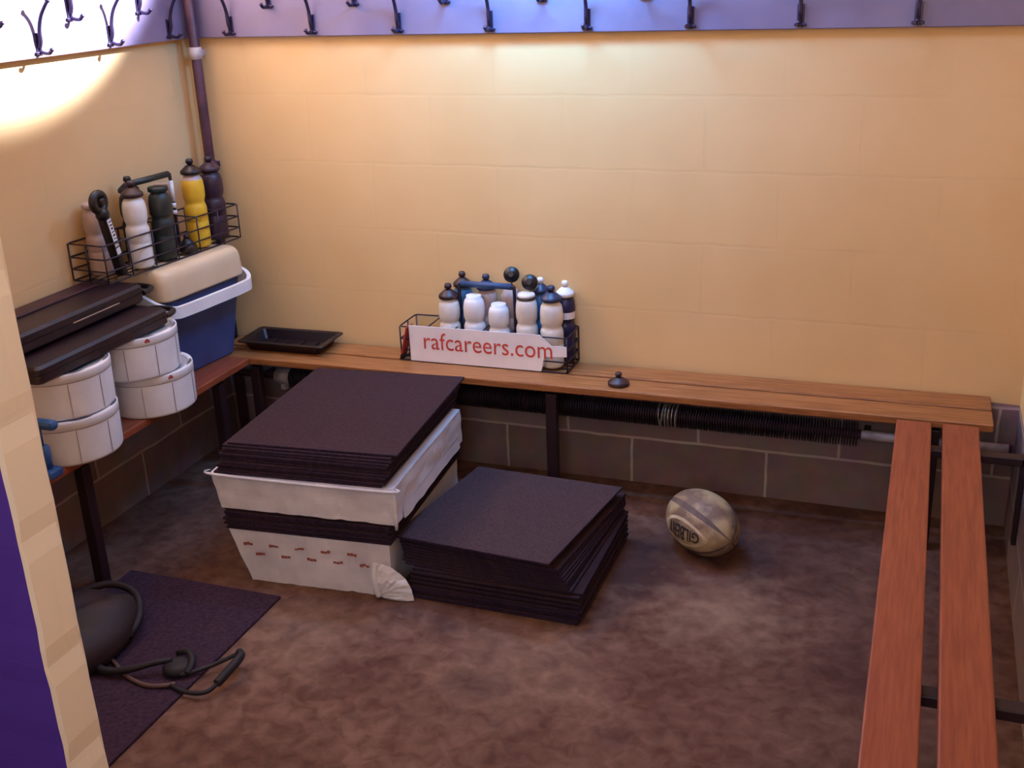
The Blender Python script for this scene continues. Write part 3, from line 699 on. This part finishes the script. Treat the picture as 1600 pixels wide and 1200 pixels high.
ro = [bm.verts.new(logo_pt(*ov(i, 1), .0012)) for i in range(48)]; ri = [bm.verts.new(logo_pt(ov(i, .86)[0], ov(i, .78)[1], .0012)) for i in range(48)]
for i in range(48): bm.faces.new((ro[i], ro[(i + 1) % 48], ri[(i + 1) % 48], ri[i]))
o = obj('logo_outline', bm, M_ballw, ball); o['label'] = 'pale oval logo outline'
me = text_mesh('GILBERT', .1, .0022); bm = bmesh.new(); bm.from_mesh(me)
xs = [v.co.x for v in bm.verts]; ys = [v.co.y for v in bm.verts]; x0_, x1_, y0_, y1_ = min(xs), max(xs), min(ys), max(ys)
bmesh.ops.subdivide_edges(bm, edges=[e for e in bm.edges if e.calc_length() > .02], cuts=2)
for v in bm.verts:
    s = ((v.co.x - x0_) / (x1_ - x0_) - .5) * .90; q = ((v.co.y - y0_) / (y1_ - y0_) - .5) * .50
    v.co = logo_pt(-s * 1.0, q * (1 - abs(s) * .5), .0018)
o = obj('logo_lettering', bm, M_ink, ball); o['label'] = 'dark GILBERT lettering'

# ------------------------------------------------------------------ floor mat and holdall
bm = bmesh.new(); box(bm, (0, 0, .004), (.52, .78, .008), .002)
o = obj('floor_mat', bm, M_mat, loc=(-1.04, -1.405, 0)); tag(o, 'thin dark mat lying on the floor under the holdall at lower left', 'mat')
t = thing('holdall', 'dark brown slumped holdall with loose straps lying on the floor mat', 'bag', (-1.17, -1.44, .0085))
bm = bmesh.new(); secs = []
for kz, (sc, zz) in enumerate(((.80, 0), (.96, .012), (1, .04), (.93, .075), (.72, .1), (.4, .112), (.1, .114))):
    ring = []
    for i in range(36):
        a_ = 2 * PI * i / 36; n_ = noise.noise(Vector((math.cos(a_) * 1.6, math.sin(a_) * 1.6, zz * 12)))
        ring.append((.155 * sc * math.cos(a_) * (1 + .16 * n_), .22 * sc * math.sin(a_) * (1 + .16 * n_), zz * (1 + .25 * n_)))
    secs.append(ring)
loft(bm, secs, smooth=True); obj('body', bm, M_bag, t)
bm = bmesh.new(); tube(bm, smooth_path([(-.12, .16, .07), (-.03, .22, .085), (.06, .215, .075), (.12, .15, .05), (.13, .08, .03)], 6), .011, 10); obj('handle', bm, M_loop, t)
bm = bmesh.new(); tube(bm, smooth_path([(.07, .10, .05), (.10, .03, .012), (.15, 0, .006), (.22, -.04, .006), (.30, -.055, .006), (.36, -.03, .008)], 6), .0055, 8); o = obj('strap', bm, M_strap, t); o['label'] = 'pale brown strap'
bm = bmesh.new(); lathe(bm, [(.026, 0), (.036, .005), (.036, .016), (.027, .026), (.012, .028)], 24, T(.325, .025, .001))
tube(bm, smooth_path([(.285, .085, .010), (.325, .075, .026), (.36, .045, .024), (.365, .01, .010)], 5), .009, 8); obj('buckle', bm, M_loop, t)
bm = bmesh.new(); tube(bm, smooth_path([(.09, -.02, .03), (.15, -.045, .014), (.22, -.03, .022), (.27, .0, .03), (.31, .03, .030)], 5), .009, 8, radii=[.012 - .005 * k / 20 for k in range(21)]); obj('webbing', bm, M_loop, t)
bm = bmesh.new(); tube(bm, smooth_path([(.35, 0, .01), (.40, .05, .012), (.445, .10, .022), (.468, .105, .034), (.478, .07, .034), (.472, .0, .020), (.455, -.04, .010), (.40, -.05, .006), (.345, -.035, .007)], 6), .0058, 8)
tube(bm, smooth_path([(.462, .107, .032), (.479, .085, .036), (.477, .03, .028), (.470, -.01, .018)], 6), .0115, 8); obj('carry_loop', bm, M_loop, t)

# ------------------------------------------------------------------ camera (solved from the photo's blockwork)
f_, yaw, pit, rol = 1748.05, -.363646, .365163, -.0392579
C = Vector((.855041, -3.379993, 1.698238))
w = Vector((math.sin(yaw) * math.cos(pit), math.cos(yaw) * math.cos(pit), -math.sin(pit)))
r0 = Vector((math.cos(yaw), -math.sin(yaw), 0)); u0_ = r0.cross(w)
rv = math.cos(rol) * r0 + math.sin(rol) * u0_; uv = -math.sin(rol) * r0 + math.cos(rol) * u0_
cam = bpy.data.cameras.new('camera'); co = bpy.data.objects.new('camera', cam); COL.objects.link(co)
cam.sensor_width = 36; cam.sensor_fit = 'HORIZONTAL'; cam.lens = 36 * f_ / 1600; cam.clip_start = .02
mw = Matrix.Identity(4)
for i in range(3): mw[i][0], mw[i][1], mw[i][2], mw[i][3] = rv[i], uv[i], -w[i], C[i]
co.matrix_world = mw
bpy.context.scene.camera = co

# ------------------------------------------------------------------ light
def aim(o, tgt): o.rotation_euler = (Vector(tgt) - o.location).to_track_quat('-Z', 'Y').to_euler()
def area(name, loc, tgt, sx, sy, e, c, spread=PI):
    l = bpy.data.lights.new(name, 'AREA'); l.shape = 'RECTANGLE'; l.size = sx; l.size_y = sy; l.energy = e; l.color = c; l.spread = spread
    o = bpy.data.objects.new(name, l); COL.objects.link(o); o.location = loc; aim(o, tgt); return o
area('daylight_above_board', (-.28, -.26, 1.93), (-.28, -.02, 1.5), .42, .1, 19, (.10, .44, 1))
area('cool_ceiling_tube', (-.15, -.75, 2.4), (-.15, -.0, 1.0), 1.1, .2, 19, (.24, .42, 1))
area('warm_ceiling_fill', (.0, -1.7, 2.42), (.0, -1.5, 0), .8, .8, 5, (1, .78, .66))  # added warm fill light below the ceiling
area('room_fill', (.62, -4.1, 2.0), (-.3, 0, .5), 1.0, 1.2, 25, (.92, .89, 1))
l = bpy.data.lights.new('left_wall_lamp', 'SPOT'); l.energy = 1400; l.color = (.66, .74, 1); l.spot_size = math.radians(60.5); l.spot_blend = .32; l.shadow_soft_size = .03
o = bpy.data.objects.new('left_wall_lamp', l); COL.objects.link(o); o.location = (-.45, -.12, 2.15); aim(o, (-1.58, -.64, 2.05))
wd = bpy.data.worlds.new('world'); bpy.context.scene.world = wd; wd.use_nodes = True
wd.node_tree.nodes['Background'].inputs[0].default_value = (.35, .25, .4, 1); wd.node_tree.nodes['Background'].inputs[1].default_value = .1
vs_ = bpy.context.scene.view_settings
vs_.view_transform = 'Standard'; vs_.look = 'None'; vs_.exposure = 0; vs_.gamma = 1
